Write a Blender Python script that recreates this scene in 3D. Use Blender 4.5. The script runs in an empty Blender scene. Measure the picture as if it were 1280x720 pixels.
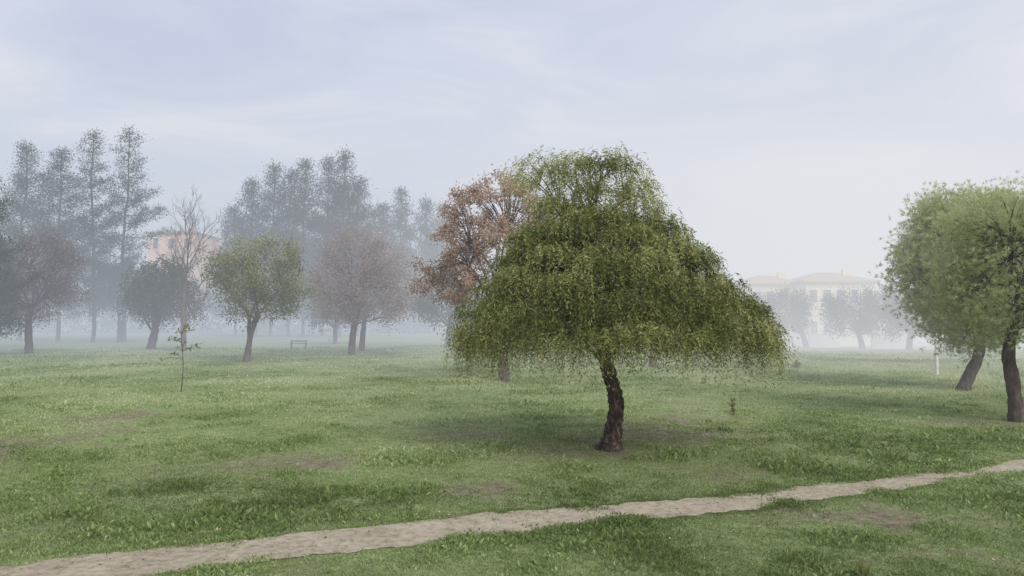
import bpy, math, random
import numpy as np
random.seed(7)
rng = np.random.default_rng(11)
scene = bpy.context.scene
COL = scene.collection
R = math.radians

# ------------------------------------------------------------ camera model
H = 2.5; F = 1000.0; PITCH = math.atan(35/1000.0)
cp, sp_ = math.cos(PITCH), math.sin(PITCH)
def sm(a, b, v):
    t = np.clip((v-a)/(b-a), 0, 1); return t*t*(3-2*t)
_tab = np.random.default_rng(3).random((256, 256))
def vn(x, y, seed=0):
    x = np.asarray(x, float)+seed*17.31; y = np.asarray(y, float)+seed*9.77
    xi = np.floor(x).astype(int); yi = np.floor(y).astype(int)
    fx = x-xi; fy = y-yi; fx = fx*fx*(3-2*fx); fy = fy*fy*(3-2*fy)
    a = _tab[xi % 256, yi % 256]; b = _tab[(xi+1) % 256, yi % 256]
    c = _tab[xi % 256, (yi+1) % 256]; d = _tab[(xi+1) % 256, (yi+1) % 256]
    return (a*(1-fx)+b*fx)*(1-fy)+(c*(1-fx)+d*fx)*fy
def fbm(x, y, seed=0, o=4):
    s = 0; a = .5; t = 0
    for i in range(o):
        s = s+a*vn(x*2**i, y*2**i, seed+i); t += a; a *= .5
    return s/t
def gz(x, y):
    x = np.asarray(x, float); y = np.asarray(y, float)
    z = (vn(x/9, y/9, 1)-.5)*.12
    z = z+(vn(x/30, y/30, 2)-.5)*.35*sm(22, 50, y)
    z = z-1.2*sm(40, 125, y)*sm(-.02, .3, x/np.maximum(y, 5))
    return z
def gpt(px, py):
    u = (px-640)/F; v = (py-360)/F
    dy = cp+sp_*v; dz = sp_-cp*v
    z = 0.0
    for _ in range(12):
        t = (z-H)/dz; z = float(gz(u*t, dy*t))
    return np.array([u*t, dy*t, z])
def at(px, py, D):
    u = (px-640)/F; v = (py-360)/F
    dy = cp+sp_*v; dz = sp_-cp*v
    return np.array([u*D/dy, D, H+D*dz/dy])
def gd(px, D):
    x = (px-640)/F*D
    return np.array([x, D, float(gz(x, D))])

# ------------------------------------------------------------ mesh builder (all quads)
class MB:
    def __init__(s): s.v = []; s.f = []; s.t = []; s.n = 0; s.sm = []
    def add(s, v, f, tint, smooth):
        v = np.asarray(v, float).reshape(-1, 3); f = np.asarray(f, int).reshape(-1, 4)
        s.v.append(v); s.f.append(f+s.n); s.n += len(v)
        s.t.append(np.broadcast_to(np.asarray(tint, float), (len(v),)).copy())
        s.sm.append(np.full(len(f), smooth))
    def leaves(s, c, d, side, L, W, tint, tip=0.0):
        N = len(c); L = np.broadcast_to(L, (N,))[:, None]; W = np.broadcast_to(W, (N,))[:, None]
        v = np.stack([c, c+d*L*.42+side*W*.5, c+d*L, c+d*L*.42-side*W*.5], 1).reshape(-1, 3)
        f = np.arange(N*4).reshape(N, 4)
        tt = np.repeat(np.broadcast_to(tint, (N,)), 4).reshape(N, 4)+np.array([-.5, 0, 1, 0])*tip
        s.add(v, f, tt.ravel(), False)
    def tube(s, pts, rad, sides=6, tint=.5, rough=0.0):
        pts = np.asarray(pts, float); n = len(pts); rad = np.broadcast_to(rad, (n,))
        tg = np.gradient(pts, axis=0); tg /= np.linalg.norm(tg, axis=1)[:, None]+1e-9
        ref = np.array([1.0, 0, 0]) if abs(tg[0][0]) < .8 else np.array([0, 1.0, 0])
        a = np.cross(tg, ref); a /= np.linalg.norm(a, axis=1)[:, None]+1e-9
        b = np.cross(tg, a)
        th = np.linspace(0, 2*np.pi, sides, endpoint=False)
        rr = np.repeat(rad[:, None], sides, 1)
        if rough: rr = rr*(1+rough*(rng.random((n, sides))-.5)*2)
        v = pts[:, None, :]+rr[:, :, None]*(a[:, None, :]*np.cos(th)[None, :, None]+b[:, None, :]*np.sin(th)[None, :, None])
        i = np.arange(n-1)[:, None]*sides; j = np.arange(sides)[None, :]; k = (j+1) % sides
        f = np.stack([i+j, i+k, i+sides+k, i+sides+j], -1).reshape(-1, 4)
        s.add(v.reshape(-1, 3), f, tint, True)
    def box(s, lo, hi, tint=.5):
        x0, y0, z0 = lo; x1, y1, z1 = hi
        v = [(x0,y0,z0),(x1,y0,z0),(x1,y1,z0),(x0,y1,z0),(x0,y0,z1),(x1,y0,z1),(x1,y1,z1),(x0,y1,z1)]
        f = [(0,3,2,1),(4,5,6,7),(0,1,5,4),(1,2,6,5),(2,3,7,6),(3,0,4,7)]
        s.add(v, f, tint, False)
    def build(s, name, mat, parent=None, origin=None):
        v = np.concatenate(s.v); f = np.concatenate(s.f); t = np.concatenate(s.t); sh = np.concatenate(s.sm)
        if origin is not None: v = v-np.asarray(origin)
        me = bpy.data.meshes.new(name)
        me.vertices.add(len(v)); me.vertices.foreach_set('co', v.astype(np.float32).ravel())
        me.loops.add(len(f)*4); me.loops.foreach_set('vertex_index', f.astype(np.int32).ravel())
        me.polygons.add(len(f)); me.polygons.foreach_set('loop_start', np.arange(0, len(f)*4, 4, dtype=np.int32))
        me.polygons.foreach_set('use_smooth', sh.astype(bool))
        at_ = me.attributes.new('tint', 'FLOAT', 'POINT'); at_.data.foreach_set('value', t.astype(np.float32))
        me.update(calc_edges=True)
        me.materials.append(mat)
        o = bpy.data.objects.new(name, me); COL.objects.link(o)
        if parent is not None: o.parent = parent
        return o
def empty(name, loc, label, cat, group=None):
    o = bpy.data.objects.new(name, None); COL.objects.link(o); o.location = tuple(loc); o.empty_display_size = .3
    o['label'] = label; o['category'] = cat
    if group: o['group'] = group
    return o
def bez(a, b, c, n=6):
    t = np.linspace(0, 1, n)[:, None]
    return (1-t)**2*a+2*t*(1-t)*b+t*t*c
def unit(v): return v/(np.linalg.norm(v, axis=-1, keepdims=True)+1e-9)

# ------------------------------------------------------------ materials
def newmat(name):
    m = bpy.data.materials.new(name); m.use_nodes = True
    nt = m.node_tree; nt.nodes.clear()
    return m, nt, nt.nodes, nt.links
def ramp(N, stops):
    r = N.new('ShaderNodeValToRGB'); e = r.color_ramp.elements
    e[0].position, e[0].color = stops[0][0], (*stops[0][1], 1)
    e[1].position, e[1].color = stops[-1][0], (*stops[-1][1], 1)
    for p, c in stops[1:-1]:
        k = e.new(p); k.color = (*c, 1)
    return r
def leaf_mat(name, stops, trans=.3, isl=.35, rough=.6):
    m, nt, N, Lk = newmat(name)
    a = N.new('ShaderNodeAttribute'); a.attribute_name = 'tint'
    g = N.new('ShaderNodeNewGeometry')
    mu = N.new('ShaderNodeMath'); mu.operation = 'MULTIPLY_ADD'; mu.inputs[1].default_value = isl
    Lk.new(g.outputs['Random Per Island'], mu.inputs[0])
    sb = N.new('ShaderNodeMath'); sb.operation = 'SUBTRACT'; sb.inputs[1].default_value = isl*.5
    Lk.new(a.outputs['Fac'], sb.inputs[0]); Lk.new(sb.outputs[0], mu.inputs[2])
    r = ramp(N, stops); Lk.new(mu.outputs[0], r.inputs[0])
    b = N.new('ShaderNodeBsdfDiffuse')
    t = N.new('ShaderNodeBsdfTranslucent'); mx = N.new('ShaderNodeMixShader'); mx.inputs[0].default_value = trans
    Lk.new(r.outputs[0], b.inputs[0]); Lk.new(r.outputs[0], t.inputs[0])
    Lk.new(b.outputs[0], mx.inputs[1]); Lk.new(t.outputs[0], mx.inputs[2])
    o = N.new('ShaderNodeOutputMaterial'); Lk.new(mx.outputs[0], o.inputs[0])
    return m
def noise_mat(name, stops, scale, detail=5, bump=.4, bscale=None, rough=.9, stretch=(1,1,1), bdist=.03):
    m, nt, N, Lk = newmat(name)
    tc = N.new('ShaderNodeTexCoord'); mp = N.new('ShaderNodeMapping'); mp.inputs['Scale'].default_value = stretch
    Lk.new(tc.outputs['Object'], mp.inputs[0])
    n = N.new('ShaderNodeTexNoise'); n.inputs['Scale'].default_value = scale; n.inputs['Detail'].default_value = detail
    n.inputs['Roughness'].default_value = .65
    Lk.new(mp.outputs[0], n.inputs[0]); r = ramp(N, stops); Lk.new(n.outputs[0], r.inputs[0])
    n2 = N.new('ShaderNodeTexNoise'); n2.inputs['Scale'].default_value = bscale or scale*2; n2.inputs['Detail'].default_value = 6
    Lk.new(mp.outputs[0], n2.inputs[0])
    bp = N.new('ShaderNodeBump'); bp.inputs['Strength'].default_value = bump; bp.inputs['Distance'].default_value = bdist
    Lk.new(n2.outputs[0], bp.inputs['Height'])
    b = N.new('ShaderNodeBsdfPrincipled'); b.inputs['Roughness'].default_value = rough; b.inputs['Specular IOR Level'].default_value = .2
    Lk.new(r.outputs[0], b.inputs['Base Color']); Lk.new(bp.outputs[0], b.inputs['Normal'])
    o = N.new('ShaderNodeOutputMaterial'); Lk.new(b.outputs[0], o.inputs[0])
    return m
M = {}
M['pepper'] = leaf_mat('pepper foliage', [(0, (.018,.024,.012)), (.3, (.075,.095,.03)), (.6, (.25,.275,.09)), (1, (.54,.54,.26))], .38)
M['pine'] = leaf_mat('pine foliage', [(0, (.24,.285,.14)), (.5, (.44,.495,.25)), (1, (.64,.67,.41))], .5, .3)
M['green'] = leaf_mat('green foliage', [(0, (.06,.08,.03)), (.5, (.17,.195,.065)), (1, (.34,.34,.14))])
M['dark'] = leaf_mat('dark foliage', [(0, (.02,.033,.02)), (.5, (.05,.072,.04)), (1, (.10,.12,.065))], .25)
M['conifer'] = leaf_mat('conifer foliage', [(0, (.025,.035,.03)), (.5, (.055,.07,.055)), (1, (.10,.11,.08))], .25, .2)
M['rust'] = leaf_mat('rust foliage', [(0, (.21,.135,.10)), (.5, (.44,.31,.24)), (1, (.64,.49,.40))], .35)
M['pink'] = leaf_mat('dull pink foliage', [(0, (.17,.12,.11)), (.5, (.33,.25,.225)), (1, (.48,.39,.36))], .35)
M['plum'] = leaf_mat('plum brown foliage', [(0, (.08,.06,.058)), (.5, (.155,.12,.115)), (1, (.23,.185,.175))])
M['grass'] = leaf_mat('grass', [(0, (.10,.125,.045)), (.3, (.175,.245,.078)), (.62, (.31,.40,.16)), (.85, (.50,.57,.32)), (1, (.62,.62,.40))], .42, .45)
M['litter'] = leaf_mat('dead leaves', [(0, (.10,.075,.05)), (.5, (.27,.21,.145)), (1, (.48,.40,.29))], .1, .8)
M['bark_red'] = noise_mat('rugged brown bark', [(.36, (.016,.011,.009)), (.5, (.085,.06,.047)), (.68, (.28,.215,.175))], 13, 8, 1.0, 18, stretch=(1,1,.45), bdist=.14)
M['bark'] = noise_mat('grey brown bark', [(.3, (.035,.028,.024)), (.7, (.14,.112,.095))], 8, 5, .8, 20, stretch=(1,1,.4))
M['bark_pale'] = noise_mat('pale bark', [(.3, (.07,.058,.048)), (.7, (.18,.155,.135))], 6, 5, .6, 16, stretch=(1,1,.4))
M['wood'] = noise_mat('weathered wood', [(.3, (.12,.10,.08)), (.7, (.24,.20,.165))], 14, 4, .3, 30, stretch=(1,6,1))
M['white'] = noise_mat('white paint', [(.3, (.6,.6,.58)), (.7, (.8,.8,.78))], 3, 4, .1, 8)
M['offwhite'] = noise_mat('weathered white paint', [(.3, (.46,.46,.45)), (.7, (.66,.66,.64))], 5, 5, .1, 8)
M['peach'] = noise_mat('peach render', [(.3, (.76,.46,.33)), (.7, (.84,.54,.39))], .4, 4, .1, 2)
M['cream'] = noise_mat('cream render', [(.3, (.82,.68,.45)), (.7, (.88,.77,.56))], .4, 4, .1, 2)
M['tile'] = noise_mat('roof tile', [(.3, (.36,.22,.15)), (.7, (.48,.31,.21))], 1.2, 4, .3, 6)
M['tile_pale'] = noise_mat('pale roof tile', [(.3, (.46,.36,.25)), (.7, (.58,.46,.33))], 1.2, 4, .3, 6)
M['pane'] = noise_mat('window dark', [(.3, (.04,.045,.05)), (.7, (.08,.09,.1))], .5, 2, 0, 2, rough=.2)

# ------------------------------------------------------------ path edges (world)
up_px = [(-160,729),(0,710),(150,694),(300,677),(450,660),(600,645),(750,633),(900,622),(1000,610),(1100,599),(1200,587),(1280,575),(1400,559)]
lo_px = [(-160,768),(0,742),(100,728),(200,717),(300,704),(450,688),(540,678),(650,667),(750,655),(850,645),(950,635),(1000,628),(1100,614),(1200,600),(1280,589),(1400,573)]
U = np.array([gpt(*p)[:2] for p in up_px]); Lw = np.array([gpt(*p)[:2] for p in lo_px])
def ext(A):
    a = A[0]-(A[2]-A[0])/np.linalg.norm(A[2]-A[0])*14; b = A[-1]+(A[-1]-A[-3])/np.linalg.norm(A[-1]-A[-3])*40
    return np.vstack([a, A, b])
U = ext(U); Lw = ext(Lw)
def y_up(x): return np.interp(x, U[:, 0], U[:, 1])+(fbm(x*1.3, 0*x, 21)-.5)*.24+(fbm(x*6, 0*x, 25)-.5)*.22+.03
def y_lo(x): return np.interp(x, Lw[:, 0], Lw[:, 1])+(fbm(x*1.4, 0*x+5, 22)-.5)*.24+(fbm(x*6, 0*x+3, 26)-.5)*.22-.03
def path_in(x, y): return np.minimum(y_up(x)-y, y-y_lo(x))
dirt_px = [(570,541,66,9),(805,541,90,13),(855,524,50,6),(390,577,80,10),(20,560,60,24),(735,560,65,11),(620,612,45,5),(1240,530,50,7),(1080,645,80,6),(1180,700,90,6),(890,590,60,6),(150,520,60,5)]
DP = []
for (px, py, rx, ry) in dirt_px:
    c = gpt(px, py); e = gpt(px+rx, py); f = gpt(px, py-ry)
    DP.append((c[0], c[1], abs(e[0]-c[0]), abs(f[1]-c[1])))
def dirt(x, y):
    x = np.asarray(x, float); y = np.asarray(y, float)
    wx = x+(fbm(x*.9, y*.9, 35)-.5)*2.2+(fbm(x*4, y*4, 37)-.5)*.7; wy = y+(fbm(x*.9, y*.9, 36)-.5)*2.2+(fbm(x*4, y*4, 38)-.5)*.7
    d = np.zeros_like(x)
    for cx, cy, rx, ry in DP:
        q = np.sqrt(((wx-cx)/rx)**2+((wy-cy)/ry)**2)
        d = np.maximum(d, 1-sm(0, 2.1, q))
    n = fbm(x*1.8, y*1.8, 31)
    d = d*(.1+1.6*n)+.35*sm(.54, .72, fbm(x*.55, y*.55, 33))*sm(.35, .6, fbm(x*2.2, y*2.2, 34))
    return np.clip(d, 0, 1)*.8

# ------------------------------------------------------------ ground
def graded(a, b, step, lo, hi):
    mid = np.arange(a, b+1e-6, step); out = list(mid); s = step; v = b
    while v < hi: s *= 1.22; v += s; out.append(v)
    s = step; v = a; L = []
    while v > lo: s *= 1.22; v -= s; L.append(v)
    return np.array(L[::-1]+out)
xs = graded(-22, 24, .16, -1500, 1500); ys = graded(5, 34, .16, -300, 2500)
X, Y = np.meshgrid(xs, ys, indexing='ij')
Z = gz(X, Y)
g = MB(); n0, n1 = X.shape
ii = np.arange(n0-1)[:, None]*n1+np.arange(n1-1)[None, :]
gf = np.stack([ii, ii+n1, ii+n1+1, ii+1], -1).reshape(-1, 4)
g.add(np.stack([X, Y, Z], -1).reshape(-1, 3), gf, dirt(X, Y).ravel(), True)
m, nt, N, Lk = newmat('meadow ground')
tc = N.new('ShaderNodeTexCoord')
def nz(scale, detail=5, rough=.6):
    n = N.new('ShaderNodeTexNoise'); n.inputs['Scale'].default_value = scale; n.inputs['Detail'].default_value = detail
    n.inputs['Roughness'].default_value = rough; Lk.new(tc.outputs['Object'], n.inputs[0]); return n
def mixc(f, a, b):
    x = N.new('ShaderNodeMix'); x.data_type = 'RGBA'
    Lk.new(f, x.inputs['Factor'])
    for s, k in ((a, 'A'), (b, 'B')):
        i = [q for q in x.inputs if q.name == k and q.type == 'RGBA'][0]
        Lk.new(s, i)
    return [q for q in x.outputs if q.type == 'RGBA'][0]
a_ = nz(.22, 7, .7); fine = nz(4.5, 9, .8)
r1 = ramp(N, [(.3, (.20,.26,.115)), (.5, (.29,.36,.17)), (.7, (.42,.46,.27))]); Lk.new(a_.outputs[0], r1.inputs[0])
r2 = ramp(N, [(.36, (.11,.14,.055)), (.52, (.28,.345,.15)), (.66, (.50,.53,.34))]); Lk.new(fine.outputs[0], r2.inputs[0])
v = N.new('ShaderNodeValue'); v.outputs[0].default_value = .6
gc = mixc(v.outputs[0], r1.outputs[0], r2.outputs[0])
dn = nz(6, 8, .8); r3 = ramp(N, [(.36, (.12,.10,.07)), (.5, (.26,.215,.16)), (.65, (.40,.35,.28))]); Lk.new(dn.outputs[0], r3.inputs[0])
at1 = N.new('ShaderNodeAttribute'); at1.attribute_name = 'tint'
md = N.new('ShaderNodeMath'); md.operation = 'MULTIPLY_ADD'; md.inputs[1].default_value = 1.15
nn = nz(2.5, 7, .75); mr = N.new('ShaderNodeMapRange'); mr.inputs[1].default_value = .4; mr.inputs[2].default_value = .65; mr.inputs[3].default_value = -.3; mr.inputs[4].default_value = .3
Lk.new(nn.outputs[0], mr.inputs[0]); Lk.new(at1.outputs['Fac'], md.inputs[0]); Lk.new(mr.outputs[0], md.inputs[2]); md.use_clamp = True
gc2 = mixc(md.outputs[0], gc, r3.outputs[0])
bp = N.new('ShaderNodeBump'); bp.inputs['Strength'].default_value = .9; bp.inputs['Distance'].default_value = .08
bn = nz(9, 8, .75); Lk.new(bn.outputs[0], bp.inputs['Height'])
b = N.new('ShaderNodeBsdfDiffuse')
Lk.new(gc2, b.inputs[0]); Lk.new(bp.outputs[0], b.inputs['Normal'])
o = N.new('ShaderNodeOutputMaterial'); Lk.new(b.outputs[0], o.inputs[0])
go = g.build('ground', m); go['kind'] = 'structure'; go['label'] = 'grassy park ground with bare earth patches'; go['category'] = 'ground'

# path
m, nt, N, Lk = newmat('trodden earth')
tc = N.new('ShaderNodeTexCoord')
p1 = nz(1.3, 7, .7); p2 = nz(10, 9, .8)
q1 = ramp(N, [(.3, (.27,.23,.165)), (.5, (.44,.385,.29)), (.7, (.58,.52,.415))]); Lk.new(p1.outputs[0], q1.inputs[0])
q2 = ramp(N, [(.38, (.14,.12,.08)), (.48, (.41,.36,.275)), (.64, (.62,.56,.455))]); Lk.new(p2.outputs[0], q2.inputs[0])
v = N.new('ShaderNodeValue'); v.outputs[0].default_value = .55
pc = mixc(v.outputs[0], q1.outputs[0], q2.outputs[0])
bp = N.new('ShaderNodeBump'); bp.inputs['Strength'].default_value = .9; bp.inputs['Distance'].default_value = .04
bn = nz(14, 9, .75); Lk.new(bn.outputs[0], bp.inputs['Height'])
b = N.new('ShaderNodeBsdfDiffuse')
Lk.new(pc, b.inputs[0]); Lk.new(bp.outputs[0], b.inputs['Normal'])
o = N.new('ShaderNodeOutputMaterial'); Lk.new(b.outputs[0], o.inputs[0])
px_ = np.arange(-16, 34, .04); t = np.linspace(0, 1, 14)
PY = y_lo(px_)[:, None]*(1-t)+y_up(px_)[:, None]*t; PX = np.repeat(px_[:, None], 14, 1)
PZ = gz(PX, PY)+.012
pm = MB(); ii = np.arange(len(px_)-1)[:, None]*14+np.arange(13)[None, :]
pm.add(np.stack([PX, PY, PZ], -1).reshape(-1, 3), np.stack([ii, ii+14, ii+15, ii+1], -1).reshape(-1, 4), .5, True)
po = pm.build('path', m); po['kind'] = 'structure'; po['label'] = 'pale trodden earth footpath crossing the grass'; po['category'] = 'path'

# ------------------------------------------------------------ grass
NT = 160000
D = 5.6*(62/5.6)**rng.random(NT)
xx = (rng.random(NT)*2-1)*(D*.72+2.0)
NE = 38000     # fringe along both edges of the path
xe = -10+30*rng.random(NE); up_ = rng.random(NE) < .5
sgn = np.abs(rng.normal(size=NE))*.2-.17
ye = np.where(up_, y_up(xe)+sgn, y_lo(xe)-sgn)
edge = np.concatenate([np.zeros(NT, bool), np.ones(NE, bool)])
xx = np.concatenate([xx, xe]); D = np.concatenate([D, ye]); NA = NT+NE
dd = dirt(xx, D); pin = path_in(xx, D)
midg = fbm(xx*2.3, D*2.3, 41)
keep = rng.random(NA) > np.clip(dd*1.05, 0, .85)
keep &= (edge & (rng.random(NA) < .08+3.2*(midg-.42))) | (pin < .0) | ((midg > .60) & (rng.random(NA) < .5)) | (rng.random(NA) < .04) | ((pin < .08) & (rng.random(NA) < .35))
cross = (pin > 0) & (np.abs(xx-(968-640)/1000*D) < .26)
keep |= cross & (rng.random(NA) < .55)
xx = xx[keep]; D = D[keep]; dd = dd[keep]; pin = pin[keep]; n = len(xx)
base = np.stack([xx, D, gz(xx, D)-.004], 1)
clump = fbm(xx*1.4, D*1.4, 51); big = fbm(xx*.3, D*.3, 53); lush = fbm(xx*.45, D*.45, 57); dry = sm(.55, .75, fbm(xx*.9, D*.9, 59))
hgt = (.026+.04*sm(.4, .8, clump)+.026*sm(.45, .7, lush))*(.45+1.0*rng.random(n))*(1-.4*dd)
hgt = np.where(pin > 0, hgt*.55, np.where(pin > -.25, hgt*.75, hgt))
hgt *= 1+.012*np.maximum(D-8, 0)
gm = MB(); K = 8
tin = .31+.6*(big-.5)*1.5+.30*sm(9, 30, D)+.36*(rng.random(n)-.5)-.15*(clump-.5)-.08*sm(.5, .7, lush)+.2*dry*(rng.random(n) < .5)  # paler with distance: haze and dew put into the blade tint
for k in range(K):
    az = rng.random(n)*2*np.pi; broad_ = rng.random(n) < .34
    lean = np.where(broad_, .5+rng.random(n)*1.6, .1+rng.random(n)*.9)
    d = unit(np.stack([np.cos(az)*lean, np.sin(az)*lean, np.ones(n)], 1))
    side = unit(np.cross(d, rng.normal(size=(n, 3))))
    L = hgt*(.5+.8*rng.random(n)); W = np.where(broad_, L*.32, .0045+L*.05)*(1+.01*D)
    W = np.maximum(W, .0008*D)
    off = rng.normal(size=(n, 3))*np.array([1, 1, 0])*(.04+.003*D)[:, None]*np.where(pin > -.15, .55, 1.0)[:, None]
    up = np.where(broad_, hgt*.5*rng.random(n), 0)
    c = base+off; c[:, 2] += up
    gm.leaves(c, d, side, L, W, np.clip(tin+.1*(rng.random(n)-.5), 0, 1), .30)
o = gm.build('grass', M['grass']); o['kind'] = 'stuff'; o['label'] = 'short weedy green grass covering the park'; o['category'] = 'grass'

# litter
NL = 36000
D = 6.5*(30/6.5)**rng.random(NL); xx = (rng.random(NL)*2-1)*(D*.7+1)
dd = dirt(xx, D); keep = (rng.random(NL) < dd*.7+.04); xx = xx[keep]; D = D[keep]; n = len(xx)
c = np.stack([xx, D, gz(xx, D)+.018+.02*rng.random(n)], 1)
d = unit(rng.normal(size=(n, 3))*np.array([1, 1, .3])); side = unit(np.cross(d, np.array([0, 0, 1.0])+rng.normal(size=(n, 3))*.4))
lm = MB(); lm.leaves(c, d, side, .02+.03*rng.random(n), .01+.015*rng.random(n), rng.random(n))
o = lm.build('fallen_leaves', M['litter']); o['kind'] = 'stuff'; o['label'] = 'dry brown leaf litter on the bare earth patches'; o['category'] = 'leaves'

# ------------------------------------------------------------ trees
def trunk_px(mb, pts, D, sides=10, rough=.1, n=4):
    P = np.array([at(a, b, D) for a, b, _ in pts]); r = np.array([c for *_, c in pts])*D/F
    t = np.arange(len(P)); tt = np.linspace(0, len(P)-1, (len(P)-1)*n+1)
    Q = np.stack([np.interp(tt, t, P[:, k]) for k in range(3)], 1)
    for _ in range(2): Q[1:-1] = .25*Q[:-2]+.5*Q[1:-1]+.25*Q[2:]
    Q[0][2] -= .15
    mb.tube(Q, np.interp(tt, t, r), sides, .5, rough)
    return Q
def skeleton(mb, forks, targets, nmain, r0, twigs=3, tl=.5, up=.35):
    targets = np.asarray(targets); forks = np.asarray(forks)
    idx = rng.choice(len(targets), min(nmain, len(targets)), replace=False)
    mains = []
    for i in idx:
        f = forks[rng.integers(len(forks))]
        e = f+(targets[i]-f)*(.5+.15*rng.random()); e[2] += .05*abs(e[2]-f[2])
        mid = (f+e)/2; mid[2] += up*np.linalg.norm(e-f)*.3; mid += rng.normal(size=3)*.08*np.linalg.norm(e-f)
        mb.tube(bez(f, mid, e, 7), np.linspace(r0, r0*.5, 7), 7, .5, .08); mains.append(e)
    mains = np.array(mains)
    for t in targets:
        e = mains[np.argmin(np.linalg.norm(mains-t, axis=1)+.3*rng.random(len(mains)))]
        mid = (e+t)/2+np.array([0, 0, up*np.linalg.norm(t-e)*.35])+rng.normal(size=3)*.1*np.linalg.norm(t-e)
        mb.tube(bez(e, mid, t, 6), np.linspace(r0*.42, r0*.12, 6), 5)
        for _ in range(twigs):
            dr = unit((t-e)+rng.normal(size=3)*.8*np.linalg.norm(t-e)); s = bez(e, mid, t, 8)[rng.integers(4, 8)]
            q = s+dr*tl*(.5+rng.random()); mb.tube(bez(s, (s+q)/2+rng.normal(size=3)*tl*.12, q, 4), np.linspace(r0*.12, r0*.04, 4), 3)
def cloud(mb, cs, sig, n, L, W, tint=.5, droop=0., upw=0., spread=.2, soft=True):
    cs = np.asarray(cs); k = len(cs)
    ct = tint+spread*(rng.random(k)-.5)*2
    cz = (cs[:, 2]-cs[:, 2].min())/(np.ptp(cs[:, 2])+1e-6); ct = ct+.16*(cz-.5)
    c = np.repeat(cs, n, 0); tt = np.repeat(ct, n)
    off = rng.normal(size=(len(c), 3))*.6
    c = c+off*np.asarray(sig)
    d = unit(rng.normal(size=(len(c), 3))+off*.8+np.array([0, 0, upw-droop]))
    side = unit(np.cross(d, rng.normal(size=(len(c), 3))))
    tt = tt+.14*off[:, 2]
    mb.leaves(c, d, side, L*(.6+.8*rng.random(len(c))), W*(.6+.8*rng.random(len(c))), np.clip(tt, 0, 1))
def prof_pts(prof, D, n, surf=.5, dep=1.0, jit=.12, seed=0):
    prof = sorted(prof); ys_ = np.array([p[0] for p in prof], float); xl = np.array([p[1] for p in prof], float); xr = np.array([p[2] for p in prof], float)
    w = np.interp(np.linspace(ys_[0], ys_[-1], 200), ys_, xr-xl); cdf = np.cumsum(w**1.25); cdf /= cdf[-1]
    out = []
    for _ in range(n):
        y = np.interp(rng.random(), cdf, np.linspace(ys_[0], ys_[-1], 200))
        a = np.interp(y, ys_, xl); b_ = np.interp(y, ys_, xr); th = rng.random()*2*np.pi
        lump = 1-jit+2*jit*float(vn(th*1.6+seed*3.1, y*.03*2, 60+seed))
        r = (surf+(1-surf)*rng.random()**.6)*lump
        p = at((a+b_)/2+(b_-a)/2*r*math.cos(th), y, D); p[1] += (b_-a)/2*D/F*r*math.sin(th)*dep
        out.append(p)
    return np.array(out)
def droopers(mb, starts, outd, Ls, nl, leafL, leafW, tint, reach=.75):
    n = len(starts)
    side0 = unit(np.cross(outd, np.array([0, 0, 1.0])))
    for k in range(nl):
        t = (k+.5+rng.random(n)*.5)/nl
        pos = starts+outd*(Ls*(reach*t-.3*t*t))[:, None]; pos[:, 2] += Ls*(.2*t-1.1*t*t)
        tang = unit(outd*(reach-.6*t)[:, None]+np.stack([0*t, 0*t, .2-2.2*t], 1))
        s = 1 if k % 2 else -1
        d = unit(tang*.75+side0*s*.7+rng.normal(size=(n, 3))*.45)
        sd = unit(np.cross(d, rng.normal(size=(n, 3))))
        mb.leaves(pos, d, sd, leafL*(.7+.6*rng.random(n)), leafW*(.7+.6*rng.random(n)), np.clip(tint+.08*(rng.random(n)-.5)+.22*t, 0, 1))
def weeping(mb, cs, axis_xy, per, sig, Lr, nl, lL, lW, tint, spread=.22, reach=.75):
    k = len(cs); ct = tint+spread*(rng.random(k)-.5)*2
    c = np.repeat(cs, per, 0); tt = np.repeat(ct, per)+.1*(rng.random(k*per)-.5)
    off = rng.normal(size=c.shape)*np.array([1, 1, .55])
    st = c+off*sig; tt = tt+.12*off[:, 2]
    rad = c[:, :2]-np.asarray(axis_xy); a0 = np.arctan2(rad[:, 1], rad[:, 0])+rng.normal(size=len(c))*1.0
    od = np.stack([np.cos(a0), np.sin(a0), 0*a0], 1)
    droopers(mb, st, od, Lr[0]+(Lr[1]-Lr[0])*rng.random(len(c))**1.5, nl, lL, lW, tt, reach)
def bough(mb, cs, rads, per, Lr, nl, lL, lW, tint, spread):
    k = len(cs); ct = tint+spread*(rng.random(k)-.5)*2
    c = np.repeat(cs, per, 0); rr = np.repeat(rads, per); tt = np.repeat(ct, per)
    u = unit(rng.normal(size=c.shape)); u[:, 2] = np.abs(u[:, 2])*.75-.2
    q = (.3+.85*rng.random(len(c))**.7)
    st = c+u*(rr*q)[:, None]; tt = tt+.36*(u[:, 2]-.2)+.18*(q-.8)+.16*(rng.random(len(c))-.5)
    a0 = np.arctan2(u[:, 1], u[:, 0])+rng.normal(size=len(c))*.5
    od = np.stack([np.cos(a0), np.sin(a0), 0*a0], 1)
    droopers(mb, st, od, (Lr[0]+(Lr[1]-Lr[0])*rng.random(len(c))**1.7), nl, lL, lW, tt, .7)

def finish(name, label, cat, base, parts, group=None):
    e = empty(name, base, label, cat, group)
    for pn, mb, mat in parts:
        if mb.n: mb.build(pn, mat, e, base)
    return e

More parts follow.
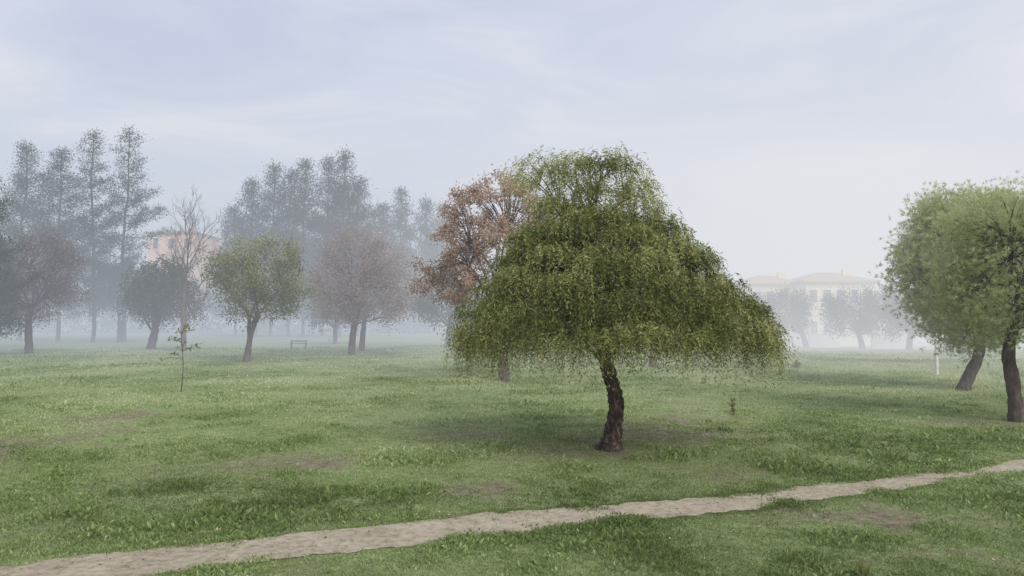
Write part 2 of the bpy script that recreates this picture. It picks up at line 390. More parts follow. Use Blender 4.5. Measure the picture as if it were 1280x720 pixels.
# --- main pepper tree
B = gpt(764, 562); D0 = B[1]
tr = MB(); br = MB(); cr = MB()
Q = trunk_px(tr, [(763,567,20),(764,558,14.5),(765,548,11.2),(768,530,9.3),(771,510,8.6),(769,492,8.3),(764,475,8.3),(760,460,8.3),(756,445,8.2),(752,425,8),(748,400,7),(744,370,6),(742,330,5),(744,280,3)], D0, 24, .24, 7)
for a in np.linspace(0, 2*np.pi, 7)[:-1]:
    a += rng.random()*.5; p0 = B+np.array([math.cos(a)*.06, math.sin(a)*.06, .26]); p2 = B+np.array([math.cos(a)*.28, math.sin(a)*.28, -.06])
    tr.tube(bez(p0, B+np.array([math.cos(a)*.16, math.sin(a)*.16, .06]), p2, 8), np.linspace(.075, .04, 8), 8, .5, .2)
for k in range(40):
    q = Q[rng.integers(5, 64)]; a = rng.random()*6.28; c = q+np.array([math.cos(a), math.sin(a), 0])*.095; s = .3+.6*rng.random()
    tr.tube([c+np.array([0,0,-.10]), c+np.array([0,0,-.05]), c, c+np.array([0,0,.06]), c+np.array([0,0,.10])], np.array([.01,.055,.07,.05,.01])*s, 8, .5, .25)
rim_px = [(690,218,18),(716,213,18),(744,213,20),(774,210,20),(797,236,18),(712,240,26),(754,240,32),(688,262,24),(788,267,30),(814,290,24),(735,282,40),
          (668,298,26),(700,315,38),(775,318,42),(826,316,30),(852,332,26),(645,328,26),(660,358,38),(725,355,42),(800,362,42),(858,362,34),(888,358,26),
          (622,362,26),(604,390,26),(645,398,36),(700,398,40),(755,394,38),(815,400,40),(868,396,36),(908,386,28),(930,406,26),(592,414,22),(628,420,26),(676,422,26),(895,420,26),(948,424,18),(845,424,26),(790,420,26),(735,418,24)]
MC = []; MR = []; TOP = []
for (a, b_, r) in rim_px:
    half = np.interp(b_, [210,300,420], [60,105,180]); q = (a-765)/half if b_ > 300 else (a-745)/half
    dep = math.sqrt(max(0, 1-min(1, q*q)))*half*D0/F
    p = at(a, b_, D0); p[1] -= dep*(.35+.5*rng.random()); MC.append(p); MR.append(r*D0/F*1.15); TOP.append(b_ < 262)
prof = [(240,700,805),(270,682,822),(300,663,846),(340,633,880),(375,608,910),(400,596,930),(416,596,935)]
for p in prof_pts(prof, D0, 92, .6, 1.0, .07, 1): MC.append(p); MR.append(.32+.24*rng.random()); TOP.append(p[2] > at(745, 262, D0)[2])
MC = np.array(MC); MR = np.array(MR); TOP = np.array(TOP)
forks = Q[[len(Q)-1, len(Q)-16, len(Q)-28, len(Q)-36, len(Q)-44]]
skeleton(br, forks, MC, 26, .05, 3, .4, .5)
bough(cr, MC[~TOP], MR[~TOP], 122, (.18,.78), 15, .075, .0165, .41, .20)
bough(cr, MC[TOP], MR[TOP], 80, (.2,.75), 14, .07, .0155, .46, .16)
core = prof_pts([(272,715,790),(300,690,812),(350,645,860),(392,620,895)], D0, 100, 0, .8, .1, 3)
weeping(cr, core, Q[-1][:2], 30, .22, (.2,.5), 10, .085, .022, .03, .05)  # inner leaves tinted near black: crown shade put into the colour
tops = [(655,212),(662,204),(678,196),(698,192),(724,198),(760,193),(779,185),(800,208),(664,228),(815,254),(650,222),(690,205),(742,205)]
tp = np.array([at(a, b_, D0)+np.array([0, rng.normal()*.3, 0]) for a, b_ in tops])
hub = np.array([at(700, 262, D0), at(745, 250, D0), at(780, 250, D0)])
for t_ in tp:
    s = hub[np.argmin(np.linalg.norm(hub-t_, axis=1))]; mid = (s+t_)/2+np.array([0,0,.16]); br.tube(bez(s, mid, t_, 8), np.linspace(.014,.004,8), 4)
for h_ in hub: br.tube(bez(Q[-1]+np.array([0,0,-.2]), (Q[-1]+h_)/2+np.array([0,0,.05]), h_, 6), np.linspace(.035,.016,6), 6)
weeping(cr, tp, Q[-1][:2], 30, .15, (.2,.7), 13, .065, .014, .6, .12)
rim = []
for a in np.linspace(0, 2*np.pi, 64, endpoint=False):
    cx = 768+182*math.cos(a)*(.85+.18*rng.random()); p = at(cx, 402+28*rng.random(), D0); p[1] += 2.7*math.sin(a)*(.84+.18*rng.random()); rim.append(p)
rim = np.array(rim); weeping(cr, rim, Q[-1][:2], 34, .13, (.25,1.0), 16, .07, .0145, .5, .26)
finish('pepper_tree', 'large weeping pepper tree with dense green crown and rugged brown trunk in the foreground', 'tree', B,
       [('trunk', tr, M['bark_red']), ('branches', br, M['bark']), ('crown', cr, M['pepper'])])

# --- rust leaved tree behind it
B = gpt(630, 477); D1 = B[1]
tr = MB(); br = MB(); cr = MB()
Q = trunk_px(tr, [(630,479,9),(630,470,7),(629,455,6.5),(628,435,6),(625,410,5.5),(622,385,5),(620,360,4)], D1, 8)
prof = [(222,600,650),(242,572,672),(268,552,695),(300,538,705),(330,525,705),(355,516,690),(375,530,680)]
cs = prof_pts(prof, D1, 230, .35, .9, .2, 2)
cs = np.vstack([cs, [at(522,352,D1)], [at(515,360,D1)], [at(535,335,D1)], [at(622,218,D1)], [at(640,222,D1)], [at(665,232,D1)], [at(668,250,D1)]])
skeleton(br, Q[-8:], cs, 16, .06, 3, .35, .3)
cloud(cr, cs, .21, 115, .10, .055, .5, .6, 0, .25)
finish('chinaberry_tree', 'rust and pink leaved tree rising behind the left side of the large pepper tree', 'tree', B,
       [('trunk', tr, M['bark']), ('branches', br, M['bark']), ('crown', cr, M['rust'])])

def broad(name, label, cat, base_px, trunk, prof, mat, barkm, ncl=60, sig=.45, n=150, L=.2, W=.1, tint=.5, surf=.45, r0=.1, nm=10, twigs=2, tl=.5, droop=.2, D=None, group=None, spread=.25, jit=.14, weep=False):
    B = gpt(*base_px) if D is None else gd(base_px[0], D)
    Dd = B[1]; tr = MB(); br = MB(); cr = MB()
    Qs = []
    for tk in trunk: Qs.append(trunk_px(tr, tk, Dd, 7))
    cs = prof_pts(prof, Dd, ncl, surf, .9, jit, rng.integers(50))
    skeleton(br, Qs[0][-4:] if len(Qs) == 1 else np.vstack([q[-4:] for q in Qs]), cs, nm, r0, twigs, tl, .3)
    if mat is not None:
        if weep: weeping(cr, cs, Qs[0][-1][:2], max(8, n//8), sig*.6, (sig*.9, sig*2.2), 9, L, W, tint, spread)
        else: cloud(cr, cs, sig, n, L, W, tint, droop, 0, spread)
    return finish(name, label, cat, B, [('trunk', tr, barkm), ('branches', br, barkm), ('crown', cr, mat)], group)

broad('park_tree', 'small round yellow green tree with pale forked trunk leaning right', 'tree', (308,453),
      [[(307,455,4.5),(310,440,4),(313,420,3.4),(318,405,2.8),(324,395,2.2)], [(312,425,2.6),(311,410,2.4),(312,398,2)]],
      [(300,310,350),(310,280,372),(325,272,398),(340,258,388),(360,262,402),(378,258,385),(394,285,378)], M['green'], M['bark_pale'], 100, .44, 150, .13, .065, .55, .3, .06, 9, jit=.26)
broad('park_tree', 'dull pink leaved spreading tree with dark trunk beyond the yellow green tree', 'tree', (440,444),
      [[(440,446,5),(440,430,4.5),(442,412,4),(446,395,3)]],
      [(292,425,465),(308,398,495),(328,400,518),(345,386,510),(362,396,524),(382,400,512),(400,415,505)], M['pink'], M['bark'], 160, .55, 170, .12, .055, .5, .3, .05, 12, 3, .6, jit=.26)
broad('park_tree', 'dark thin trunked tree just right of the pink leaved tree', 'tree', (453,439),
      [[(452,441,4),(453,425,3.6),(455,405,3),(458,385,2.5)]],
      [(330,445,490),(350,435,512),(375,432,515),(395,445,505)], M['pink'], M['bark'], 70, .6, 100, .15, .065, .4, .4, .06, 8, 3)
broad('park_tree', 'plum brown leaved tree with dark trunk at the far left', 'tree', (36,443),
      [[(36,445,5),(36,425,4.5),(35,405,4),(38,385,3.2)]],
      [(288,30,66),(305,0,84),(325,2,104),(345,-18,92),(362,-8,104),(382,-10,92),(400,15,82)], M['plum'], M['bark'], 140, .55, 125, .13, .055, .5, .3, .055, 12, 3, .7, jit=.26)
broad('weeping_tree', 'dark weeping tree on the left edge of the photo', 'tree', (0,436),
      [[(-8,438,5),(-8,420,4.5),(-6,400,4)]],
      [(312,-30,10),(335,-42,20),(365,-45,26),(388,-38,18)], M['dark'], M['bark'], 70, .6, 150, .22, .08, .5, .4, .09, 7, weep=True)
broad('weeping_tree', 'dark weeping tree standing between two tall conifers', 'tree', (150,428),
      [[(150,430,4),(150,415,3.5),(150,400,3)]],
      [(325,135,165),(345,120,180),(370,112,186),(388,118,182)], M['dark'], M['bark'], 70, .7, 170, .24, .09, .5, .4, .1, 7, weep=True, jit=.25)
broad('weeping_tree', 'dark weeping tree with thick leaning trunk left of the bare tree', 'tree', (190,437),
      [[(188,439,6),(191,425,5),(195,410,4)]],
      [(322,185,215),(345,172,235),(370,168,240),(390,175,232)], M['dark'], M['bark'], 70, .65, 170, .22, .08, .55, .4, .1, 7, weep=True, jit=.28)
broad('weeping_tree', 'small dark tree behind the rust leaved tree', 'tree', (560,434),
      [[(560,436,4),(560,422,3.5),(562,405,3)]],
      [(345,540,585),(365,520,600),(390,520,605),(405,530,600)], M['dark'], M['bark'], 40, .7, 130, .3, .1, .5, .4, .1, 6)
broad('weeping_tree', 'dark low tree behind the trunk of the pink leaved tree', 'tree', (420,430),
      [[(419,432,3),(419,418,3),(420,405,2.5)]],
      [(350,400,440),(372,385,452),(398,388,450)], M['dark'], M['bark'], 40, .8, 130, .34, .1, .5, .4, .1, 6)

# --- bare tree
B = gpt(229, 440); D = B[1]; tr = MB(); br = MB()
Q = trunk_px(tr, [(229,442,4),(230,425,3.3),(229,400,2.8),(230,370,2.2),(233,345,1.7)], D, 7)
def shoot(s, d, ln, r, depth):
    n = 6; P = [s]; dd_ = d.copy()
    for i in range(n-1):
        dd_ = unit(dd_+rng.normal(size=3)*.10+np.array([0, 0, .10])); P.append(P[-1]+dd_*ln/(n-1))
    P = np.array(P); br.tube(P, np.linspace(r, r*.3, n), 5 if depth < 2 else 3)
    if depth < 3:
        for k in range((9, 7, 4)[depth]):
            i = 1+rng.random()*4.4; j = int(i); q = P[j]+(P[min(j+1, n-1)]-P[j])*(i-j); tg = unit(P[min(j+1, n-1)]-P[j])
            sd = unit(np.cross(tg, rng.normal(size=3))); shoot(q, unit(tg*.8+sd*.62), ln*(.36+.25*rng.random())*(1.15-.1*j), r*.42, depth+1)
for (a, b_, j) in [(244,262,20),(256,276,18),(222,280,17),(270,298,14),(212,304,14),(236,270,19),(280,322,12),(208,332,10),(262,334,11)]:
    s = Q[min(j-4, len(Q)-1)]; T = at(a, b_, D); T[1] += rng.normal()*1.0; v_ = T-s; ln = np.linalg.norm(v_); shoot(s, unit(v_/ln-np.array([0,0,.15])), ln*.92, .05, 0)
finish('bare_tree', 'tall bare tree with fine upswept twigs near the peach building', 'tree', B, [('trunk', tr, M['bark_pale']), ('branches', br, M['bark_pale'])])

# --- tall conifers
def conifer(label, px, ytop, D, wpx, mat, nb=70, dens=16, t0=.2, up=.35, power=.75, sig=.35, L=.5, W=.11, group=None, spread=.25, name='tall_conifer', ragged=.5):
    B = gd(px, D); T = at(px+rng.normal()*2, ytop, D); h = T[2]-B[2]
    tr = MB(); br = MB(); cr = MB()
    zz = np.linspace(-.2, h, 14); wob = np.cumsum(rng.normal(size=(14, 2))*.08, 0)
    P = np.stack([B[0]+wob[:, 0], B[1]+wob[:, 1], B[2]+zz], 1); tr.tube(P, np.linspace(.2, .03, 14), 7)
    Rm = wpx/2*D/F; C = []
    ph = rng.random()*10
    for k in range(nb):
        t = t0+(1-t0)*((k+rng.random())/nb); a = k*2.4+rng.random()*.9
        gap = float(vn(t*11+ph, math.cos(a)*1.2+ph, 5))
        ln = Rm*(1.03-(t-t0)/(1-t0))**power*(1-ragged+ragged*1.6*gap)*(.7+.5*rng.random())+.1
        s = np.array([np.interp(t*h, zz, P[:, 0]), np.interp(t*h, zz, P[:, 1]), B[2]+t*h])
        e = s+np.array([math.cos(a)*ln, math.sin(a)*ln, ln*up*(.2+1.5*rng.random())])
        mid = (s+e)/2-np.array([0, 0, ln*.16])
        bz = bez(s, mid, e, 6); br.tube(bz, np.linspace(.045, .01, 6), 3)
        m_ = max(2, int(ln/.3)); tt = .3+.75*np.linspace(0, 1, m_+1)[1:]
        C.append(np.stack([np.interp(tt, np.linspace(0, 1, 6), bz[:, q]) for q in range(3)], 1))
    C.append(np.repeat(P[-1:], 2, 0)+np.array([[0,0,-.2],[0,0,.15]])); C = np.vstack(C)
    cloud(cr, C, (sig, sig, sig*.7), dens, L, W, .45, 0, .3, spread)
    return finish(name, label, 'tree', B, [('trunk', tr, M['bark']), ('branches', br, M['bark']), ('crown', cr, mat)], group)
G1 = 'tall airy conifers at the back left'
conifer('tall grey green conifer behind the plum brown tree, first of the four from the left', 26, 184, 80, 122, M['conifer'], 100, 54, .12, .25, .75, .55, .22, .06, group=G1, ragged=.7)
conifer('tall grey green conifer, second of the four from the left', 72, 190, 78, 112, M['conifer'], 96, 54, .14, .3, .75, .55, .22, .06, group=G1, ragged=.7)
conifer('slender tall conifer, third of the four from the left', 116, 168, 76, 92, M['conifer'], 72, 46, .18, .3, .68, .48, .22, .055, group=G1, ragged=.8)
conifer('tallest airy conifer with open branches, fourth of the four from the left', 157, 166, 76, 124, M['conifer'], 58, 50, .2, .3, .68, .48, .22, .055, group=G1, ragged=.9)
conifer('dark conifer cut off by the left edge, only its branch tips showing', -40, 215, 48, 146, M['dark'], 110, 44, .12, .2, .7, .32, .2, .05, ragged=.7, name='edge_conifer')
G2 = 'dense conifers in the misty clump'
for i, (px, yt, D, w) in enumerate([(318,228,92,50),(338,208,96,48),(358,216,94,52),(380,204,92,50),(402,202,96,52),(425,192,92,54),(447,226,94,50),(296,262,98,46)]):
    nm = ['first','second','third','fourth','fifth','sixth','seventh','leftmost low'][i]
    lab = 'misty conifer with pointed top, %s from the left in the dense clump' % nm if i < 7 else 'shorter misty conifer at the left foot of the dense clump'
    conifer(lab, px, yt, D, w*1.8, M['conifer'], 80, 42, .1, .5, .85, .66, .30, .08, group=G2, ragged=.6)
G3 = 'faint conifers right of the clump'
for i, (px, yt, D, w) in enumerate([(478,258,110,44),(497,240,114,44),(532,252,118,42),(556,260,124,44)]):
    nm = ['first','second','third','fourth'][i]
    conifer('faint distant conifer, %s of the four fading ones left of the rust tree' % nm, px, yt, D, w*1.8, M['conifer'], 60, 38, .1, .5, .82, .7, .40, .1, group=G3, ragged=.5)

# --- umbrella pines at right
def pine(label, B, trunk, prof, ncl, tufts, sig, needles=14, nL=.12, nW=.012, tint=.5):
    D = B[1]; tr = MB(); br = MB(); cr = MB()
    Q = trunk_px(tr, trunk, D, 12, .1)
    cs = prof_pts(prof, D, ncl, .5, .95, .12, rng.integers(50))
    skeleton(br, Q[-6:], cs, 14, .045, 0, .2, .3)
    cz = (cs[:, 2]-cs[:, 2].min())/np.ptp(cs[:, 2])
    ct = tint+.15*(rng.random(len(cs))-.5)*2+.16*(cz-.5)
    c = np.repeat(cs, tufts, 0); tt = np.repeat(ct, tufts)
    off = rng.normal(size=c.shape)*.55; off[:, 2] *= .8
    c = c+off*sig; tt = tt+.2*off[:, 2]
    axis = unit(off*.5+np.array([0, 0, .6])+rng.normal(size=c.shape)*.6)
    for k in range(needles):
        d = unit(axis+rng.normal(size=c.shape)*.7); s = unit(np.cross(d, rng.normal(size=c.shape)))
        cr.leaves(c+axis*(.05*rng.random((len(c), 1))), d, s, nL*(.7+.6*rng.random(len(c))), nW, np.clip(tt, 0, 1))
    return finish('umbrella_pine', label, 'tree', B, [('trunk', tr, M['bark']), ('branches', br, M['bark']), ('crown', cr, M['pine'])])
pine('round crowned pine with straight dark trunk at the right edge of the photo', gpt(1271,527),
     [(1271,530,11),(1270,515,8.5),(1268,490,7.8),(1264,465,7.8),(1260,445,7.5),(1262,425,7),(1270,395,6),(1280,360,5)],
     [(240,1236,1335),(252,1200,1365),(285,1186,1388),(330,1184,1400),(370,1180,1400),(402,1198,1390),(428,1212,1370)], 520, 24, .38, 12, .10, .011)
pine('round crowned pine with leaning trunk just behind the right edge pine', gpt(1205,488),
     [(1203,490,10),(1207,480,7.6),(1214,465,7),(1222,448,6.6),(1226,430,6.2),(1220,405,5.5),(1208,370,5)],
     [(244,1172,1240),(256,1156,1262),(285,1144,1275),(318,1124,1282),(350,1120,1282),(372,1138,1280),(398,1150,1276),(418,1178,1268),(436,1196,1262)], 520, 24, .52, 12, .14, .016, .52)

# --- misty round trees on the right
def base_py(px, D):
    z = gd(px, D)[2]; return 360+1000*math.tan(PITCH+math.atan((H-z)/D))
def misty(label, px, D, prof, lean=0, n=170, ncl=60):
    b = base_py(px, D)
    broad('misty_tree', label, 'tree', (px, b), [[(px,b+1,4),(px+lean*.3,b-12,3.5),(px+lean,b-28,3)]], prof, M['dark'], M['bark'], ncl, .6, n, .2, .09, .6, .4, .1, 6, D=D, group=None, jit=.2)
misty('misty round tree left of the others below the pale roofs', 1008, 78, [(368,970,1002),(380,958,1012),(398,954,1014),(410,962,1006)], -10)
misty('misty broad tree in the middle of the hazy right side', 1078, 72, [(366,1045,1088),(378,1030,1104),(396,1024,1108),(414,1036,1098)], -8)
misty('misty tree whose crown touches the left side of the leaning pine', 1136, 68, [(362,1112,1150),(382,1100,1165),(402,1100,1168),(418,1108,1160)], 4)
misty('faint misty tree close to the right flank of the large pepper tree', 940, 82, [(374,922,952),(390,915,960),(408,920,956)], 0)
broad('park_tree', 'small tree mostly hidden behind the trunk side of the large pepper tree', 'tree', (816,459),
      [[(816,461,6),(816,450,5),(817,435,4.5),(820,415,4)]], [(350,790,850),(375,775,865),(400,780,860)], M['pink'], M['bark'], 40, .5, 90, .2, .09, .5)

# --- distant woodland (one mass)
wm = MB(); W_ = []
for k in range(480):
    px = -120+760*rng.random(); D = 108+18*rng.random(); top = 370+18*float(vn(px/28, 0, 71))
    py = top+(428-top)*rng.random()**.8; W_.append(at(px, py, D))
cloud(wm, np.array(W_), 1.4, 100, .36, .18, .5, 0, 0, .2)
o = wm.build('woodland', M['dark']); o['kind'] = 'stuff'; o['label'] = 'dim belt of distant undergrowth behind the left trees'; o['category'] = 'woodland'

# --- sapling, shoots
def sapling(label, base_px, hpx, spread_px, nbr, leafL, leafW, mat, nl=7, name='sapling', stake=False, r=.015):
    B = gpt(*base_px); D = B[1]; h = hpx*D/F; sp = spread_px*D/F; tr = MB(); cr = MB()
    P = np.stack([B[0]+.03*np.sin(np.linspace(0,4,9))*h, np.full(9, B[1]), B[2]+np.linspace(-.05, h, 9)], 1); tr.tube(P, np.linspace(r, r*.35, 9), 6)
    for k in range(nbr):
        t = .6+.38*rng.random() if stake else .2+.8*k/nbr; a = k*2.4; s = P[int(t*8)]
        e = s+np.array([math.cos(a)*sp*(.3+.7*rng.random()), math.sin(a)*sp*.8, h*.12*(rng.random()+.2)])
        bz = bez(s, (s+e)/2+np.array([0,0,h*.05]), e, 6); tr.tube(bz, np.linspace(r*.4, r*.2, 6), 4)
        c = bz[rng.integers(2, 6, nl)]; d = unit(rng.normal(size=(nl,3))+np.array([0,0,-.3])+unit(e-s)*.6)
        cr.leaves(c, d, unit(np.cross(d, rng.normal(size=(nl,3)))), leafL*(.7+.5*rng.random(nl)), leafW, .4+.4*rng.random(nl))
    return finish(name, label, 'sapling', B, [('stem', tr, M['bark']), ('leaves', cr, mat)])
sapling('thin young sapling with sparse green leaves in front of the bare tree', (226,490), 82, 30, 13, .14, .055, M['green'], 7, stake=True, r=.018)
sapling('knee high leafy shoot in the grass right of the large pepper tree', (916,519), 20, 4, 14, .075, .032, M['green'], 9, r=.012)
sapling('small bushy shoot far out on the misty grass, right of the big tree', (996,460), 8, 5, 12, .12, .06, M['green'], 10, r=.012)
sapling('tiny shoot on the grass below the right rim of the large pepper tree', (880,480), 8, 4, 8, .09, .04, M['green'], 6, r=.01)
B = gpt(1080, 722); cr = MB(); n = 26
for k in range(n):
    a = rng.random()*6.28; le = .15+.9*rng.random(); d = unit(np.array([[math.cos(a)*le, math.sin(a)*le, 1.0]])); cr.leaves(B[None]+.0, d, unit(np.cross(d, rng.normal(size=(1,3)))), .16+.06*rng.random(), .016, .6)
o = cr.build('spiky_seedling', M['green'], None, B); o.location = tuple(B); o['label'] = 'spiky palm seedling at the lower right edge of the grass'; o['category'] = 'plant'

# --- bench
B = gpt(373, 437); e = empty('park_bench', B, 'small wooden bench on the grass between the yellow green and pink trees', 'bench'); e.rotation_euler = (0, 0, .15)
a = MB()
for k in range(3): a.box((-.60, -.22+k*.15, .43), (.60, -.09+k*.15, .47))
a.build('seat', M['wood'], e)
a = MB()
for k in range(1): a.box((-.60, .25, .56+k*.15), (.60, .28, .64+k*.15))
a.build('backrest', M['wood'], e)
for s in (-.5, .5):
    a = MB(); a.box((s-.03, -.2, -.05), (s+.03, -.14, .43)); a.box((s-.03, .283, -.05), (s+.03, .33, .65)); a.box((s-.03, -.14, .37), (s+.03, .283, .428)); a.build('leg', M['wood'], e)
# --- white post
B = gpt(1171, 468); e = empty('white_post', B, 'slim white post under the left side of the leaning pine', 'post')
a = MB(); a.tube([(0,0,-.1),(0,0,.0),(0,0,1.45)], [.08,.08,.07], 12); a.build('shaft', M['offwhite'], e)
a = MB(); a.tube([(0,0,1.45),(0,0,1.48),(0,0,1.53),(0,0,1.57)], [.085,.085,.06,.01], 12); a.build('cap', M['offwhite'], e)

# --- buildings
def building(name, label, x0, x1, ytop, D, mat, roofm, depth, floors, cols, over=.5, rh=1.8, rot=0):
    P0 = gd((x0+x1)/2, D); w = (x1-x0)*D/F; h = at(0, ytop, D)[2]-P0[2]-rh
    e = empty(name, P0, label, 'building'); e.rotation_euler = (0, 0, rot)
    a = MB(); a.box((-w/2, 0, -1.5), (w/2, depth, h)); a.build('wall', mat, e)
    a = MB(); o_ = over; hx = w/2+o_
    v = [(-hx,-o_,h+.02),(hx,-o_,h+.02),(hx,depth+o_,h+.02),(-hx,depth+o_,h+.02),(-hx,-o_,h+.22),(hx,-o_,h+.22),(hx,depth+o_,h+.22),(-hx,depth+o_,h+.22)]
    rx = max(w/2-depth/2, w*.12); v += [(-rx, depth*.5-.3, h+rh), (rx, depth*.5-.3, h+rh), (rx, depth*.5+.3, h+rh), (-rx, depth*.5+.3, h+rh)]
    a.add(v, [(0,3,2,1),(0,1,5,4),(1,2,6,5),(2,3,7,6),(3,0,4,7),(4,5,9,8),(5,6,10,9),(6,7,11,10),(7,4,8,11),(8,9,10,11)], .5, False)
    ro = a.build('roof', roofm, e)
    a = MB(); a.box((w*.2, depth*.3, h+rh*.3), (w*.2+.9, depth*.3+.7, h+rh+.3)); a.build('chimney', mat, ro)
    fh = h/floors
    for f in range(floors):
        for c in range(cols):
            cx = -w/2+w*(c+.5)/cols; z = f*fh+fh*.35
            a = MB(); a.box((cx-.5, -.06, z), (cx+.5, -.003, z+fh*.45)); wo = a.build('window', M['white'], e)
            a = MB(); a.box((cx-.4, -.09, z+.1), (cx+.4, -.063, z+fh*.45-.1)); a.build('pane', M['pane'], wo)
building('apartment_building', 'peach coloured apartment block showing behind the bare tree', 184, 242, 284, 132, M['peach'], M['tile'], 11, 4, 3, rh=1.0)
building('house', 'low peach house glimpsed between the tall conifers on the left', 60, 128, 368, 122, M['cream'], M['tile'], 9, 1, 3, rh=1.5)
building('house', 'pale misty house with shallow roof right of the pepper tree, left of its twin', 938, 1004, 342, 94, M['cream'], M['tile_pale'], 10, 2, 4, rh=1.3)
building('house', 'pale misty house with wide shallow roof left of the pines, the larger of two', 1008, 1094, 338, 90, M['cream'], M['tile_pale'], 10, 2, 5, rh=1.4)
for px, D, hw, lab in ((1112, 74, 1.7, 'short low white wall seen through mist just left of the white post'), (1030, 80, 1.5, 'short low white wall in the mist below the pale houses, farther from the pines')):
    B = gd(px, D); e = empty('garden_wall', B, lab, 'wall')
    a = MB(); a.box((-hw, 0, -.6), (hw, .25, 1.3)); a.build('panel', M['white'], e); a = MB(); a.box((-hw-.05, -.05, 1.303), (hw+.05, .3, 1.4)); a.build('coping', M['white'], e)

# ------------------------------------------------------------ fog volume: its own glow stands in for scattered light
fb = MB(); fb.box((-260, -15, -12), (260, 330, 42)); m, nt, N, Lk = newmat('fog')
geo = N.new('ShaderNodeNewGeometry'); sx = N.new('ShaderNodeSeparateXYZ'); Lk.new(geo.outputs['Position'], sx.inputs[0])
def mrange(src, a, b, c, d, t='SMOOTHSTEP'):
    q = N.new('ShaderNodeMapRange'); q.interpolation_type = t
    for i, val in enumerate((a, b, c, d)): q.inputs[i+1].default_value = val
    Lk.new(src, q.inputs[0]); return q.outputs[0]
def math2(op, a, b):
    q = N.new('ShaderNodeMath'); q.operation = op; Lk.new(a, q.inputs[0])
    if isinstance(b, float): q.inputs[1].default_value = b
    else: Lk.new(b, q.inputs[1])
    return q.outputs[0]
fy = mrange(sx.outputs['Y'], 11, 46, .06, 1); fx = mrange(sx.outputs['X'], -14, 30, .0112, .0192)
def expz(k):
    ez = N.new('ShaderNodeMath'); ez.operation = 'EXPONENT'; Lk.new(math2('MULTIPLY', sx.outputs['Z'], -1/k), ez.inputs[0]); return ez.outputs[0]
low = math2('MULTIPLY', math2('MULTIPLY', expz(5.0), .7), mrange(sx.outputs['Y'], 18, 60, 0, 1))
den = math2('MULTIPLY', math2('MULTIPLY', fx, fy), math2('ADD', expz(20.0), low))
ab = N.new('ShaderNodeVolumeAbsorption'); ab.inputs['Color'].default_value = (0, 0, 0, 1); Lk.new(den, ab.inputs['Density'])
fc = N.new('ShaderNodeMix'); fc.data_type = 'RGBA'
ins = [q for q in fc.inputs if q.type == 'RGBA']; ins[0].default_value = (.545,.60,.685,1); ins[1].default_value = (.77,.785,.815,1)  # emitted mist colour: dimmer and bluer left, brighter right
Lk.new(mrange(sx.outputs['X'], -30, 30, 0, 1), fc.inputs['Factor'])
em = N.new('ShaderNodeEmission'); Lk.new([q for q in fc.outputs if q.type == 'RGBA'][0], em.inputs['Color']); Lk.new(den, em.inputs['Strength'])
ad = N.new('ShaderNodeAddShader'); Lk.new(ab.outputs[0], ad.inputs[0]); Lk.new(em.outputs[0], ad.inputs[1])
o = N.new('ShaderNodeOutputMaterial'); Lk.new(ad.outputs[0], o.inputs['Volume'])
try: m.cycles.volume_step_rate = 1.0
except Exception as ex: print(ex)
fo = fb.build('fog', m); fo['kind'] = 'structure'; fo['label'] = 'morning mist lying over the park, glowing in place of scattered light'; fo['category'] = 'fog'

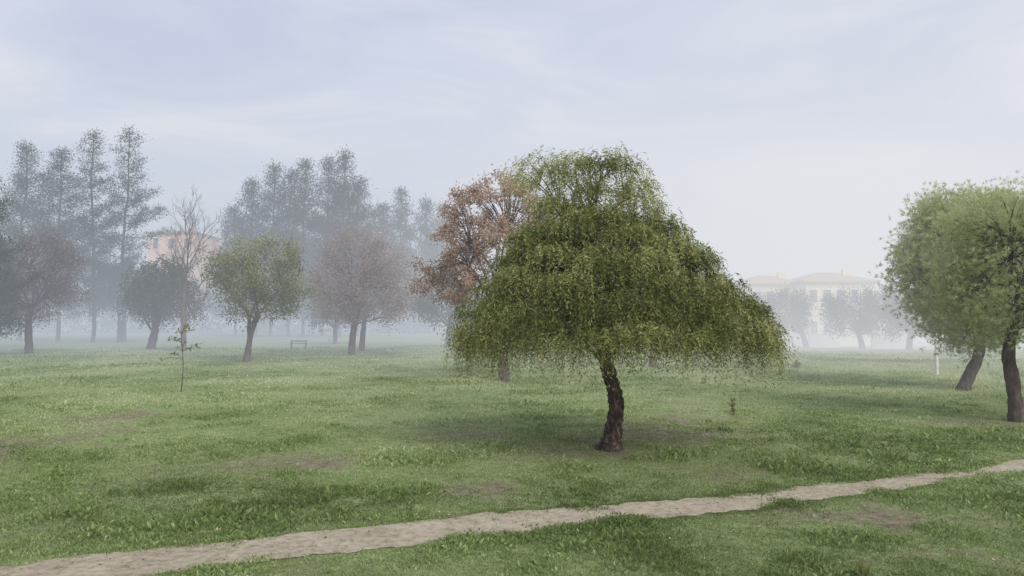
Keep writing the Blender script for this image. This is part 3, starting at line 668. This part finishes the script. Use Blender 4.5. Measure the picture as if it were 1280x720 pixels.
# ------------------------------------------------------------ world and sun
w = bpy.data.worlds.new('World'); scene.world = w; w.use_nodes = True
nt = w.node_tree; N = nt.nodes; Lk = nt.links; N.clear()
SE, SR = 36, 150
sky = N.new('ShaderNodeTexSky'); sky.sky_type = 'NISHITA'; sky.sun_disc = False; sky.sun_elevation = R(SE); sky.sun_rotation = R(SR)
b1 = N.new('ShaderNodeBackground'); b1.inputs[1].default_value = .10; Lk.new(sky.outputs[0], b1.inputs[0])
tc = N.new('ShaderNodeTexCoord'); mp = N.new('ShaderNodeMapping'); mp.inputs['Scale'].default_value = (1.2, 1.2, 4.6); mp.inputs['Rotation'].default_value = (0, .16, .4)
Lk.new(tc.outputs['Generated'], mp.inputs[0])
cn = N.new('ShaderNodeTexNoise'); cn.inputs['Scale'].default_value = 2.3; cn.inputs['Detail'].default_value = 8; cn.inputs['Roughness'].default_value = .56; cn.inputs['Distortion'].default_value = .6
Lk.new(mp.outputs[0], cn.inputs[0])
cr_ = ramp(N, [(.32, (.61,.66,.84)), (.5, (.72,.755,.89)), (.68, (.90,.89,.93))]); Lk.new(cn.outputs[0], cr_.inputs[0])
sxyz = N.new('ShaderNodeSeparateXYZ'); Lk.new(tc.outputs['Generated'], sxyz.inputs[0])
hz_ = mrange(sxyz.outputs['Z'], 0, .30, .75, 0)
hm = N.new('ShaderNodeMix'); hm.data_type = 'RGBA'; Lk.new(hz_, hm.inputs['Factor'])
hi = [q for q in hm.inputs if q.type == 'RGBA']; Lk.new(cr_.outputs[0], hi[0]); hi[1].default_value = (.88,.875,.90,1)
b2 = N.new('ShaderNodeBackground'); b2.inputs[1].default_value = 1.0; Lk.new([q for q in hm.outputs if q.type == 'RGBA'][0], b2.inputs[0])
mx = N.new('ShaderNodeMixShader'); mx.inputs[0].default_value = .88; Lk.new(b1.outputs[0], mx.inputs[1]); Lk.new(b2.outputs[0], mx.inputs[2])
o = N.new('ShaderNodeOutputWorld'); Lk.new(mx.outputs[0], o.inputs[0])
sl = bpy.data.lights.new('sun', 'SUN'); sl.energy = 2.8; sl.angle = R(36); sl.color = (1, .94, .84)
so = bpy.data.objects.new('sun', sl); COL.objects.link(so)
from mathutils import Vector
dv = Vector((math.sin(R(SR))*math.cos(R(SE)), math.cos(R(SR))*math.cos(R(SE)), math.sin(R(SE))))
so.rotation_euler = dv.to_track_quat('Z', 'Y').to_euler()

scene.view_settings.view_transform = 'Standard'; scene.view_settings.look = 'None'; scene.view_settings.exposure = 0
cam = bpy.data.cameras.new('camera'); cam.sensor_width = 36; cam.lens = 36*F/1280; cam.clip_end = 5000; cam.clip_start = .1
co = bpy.data.objects.new('camera', cam); COL.objects.link(co); co.location = (0, 0, H); co.rotation_euler = (math.pi/2+PITCH, 0, 0)
scene.camera = co
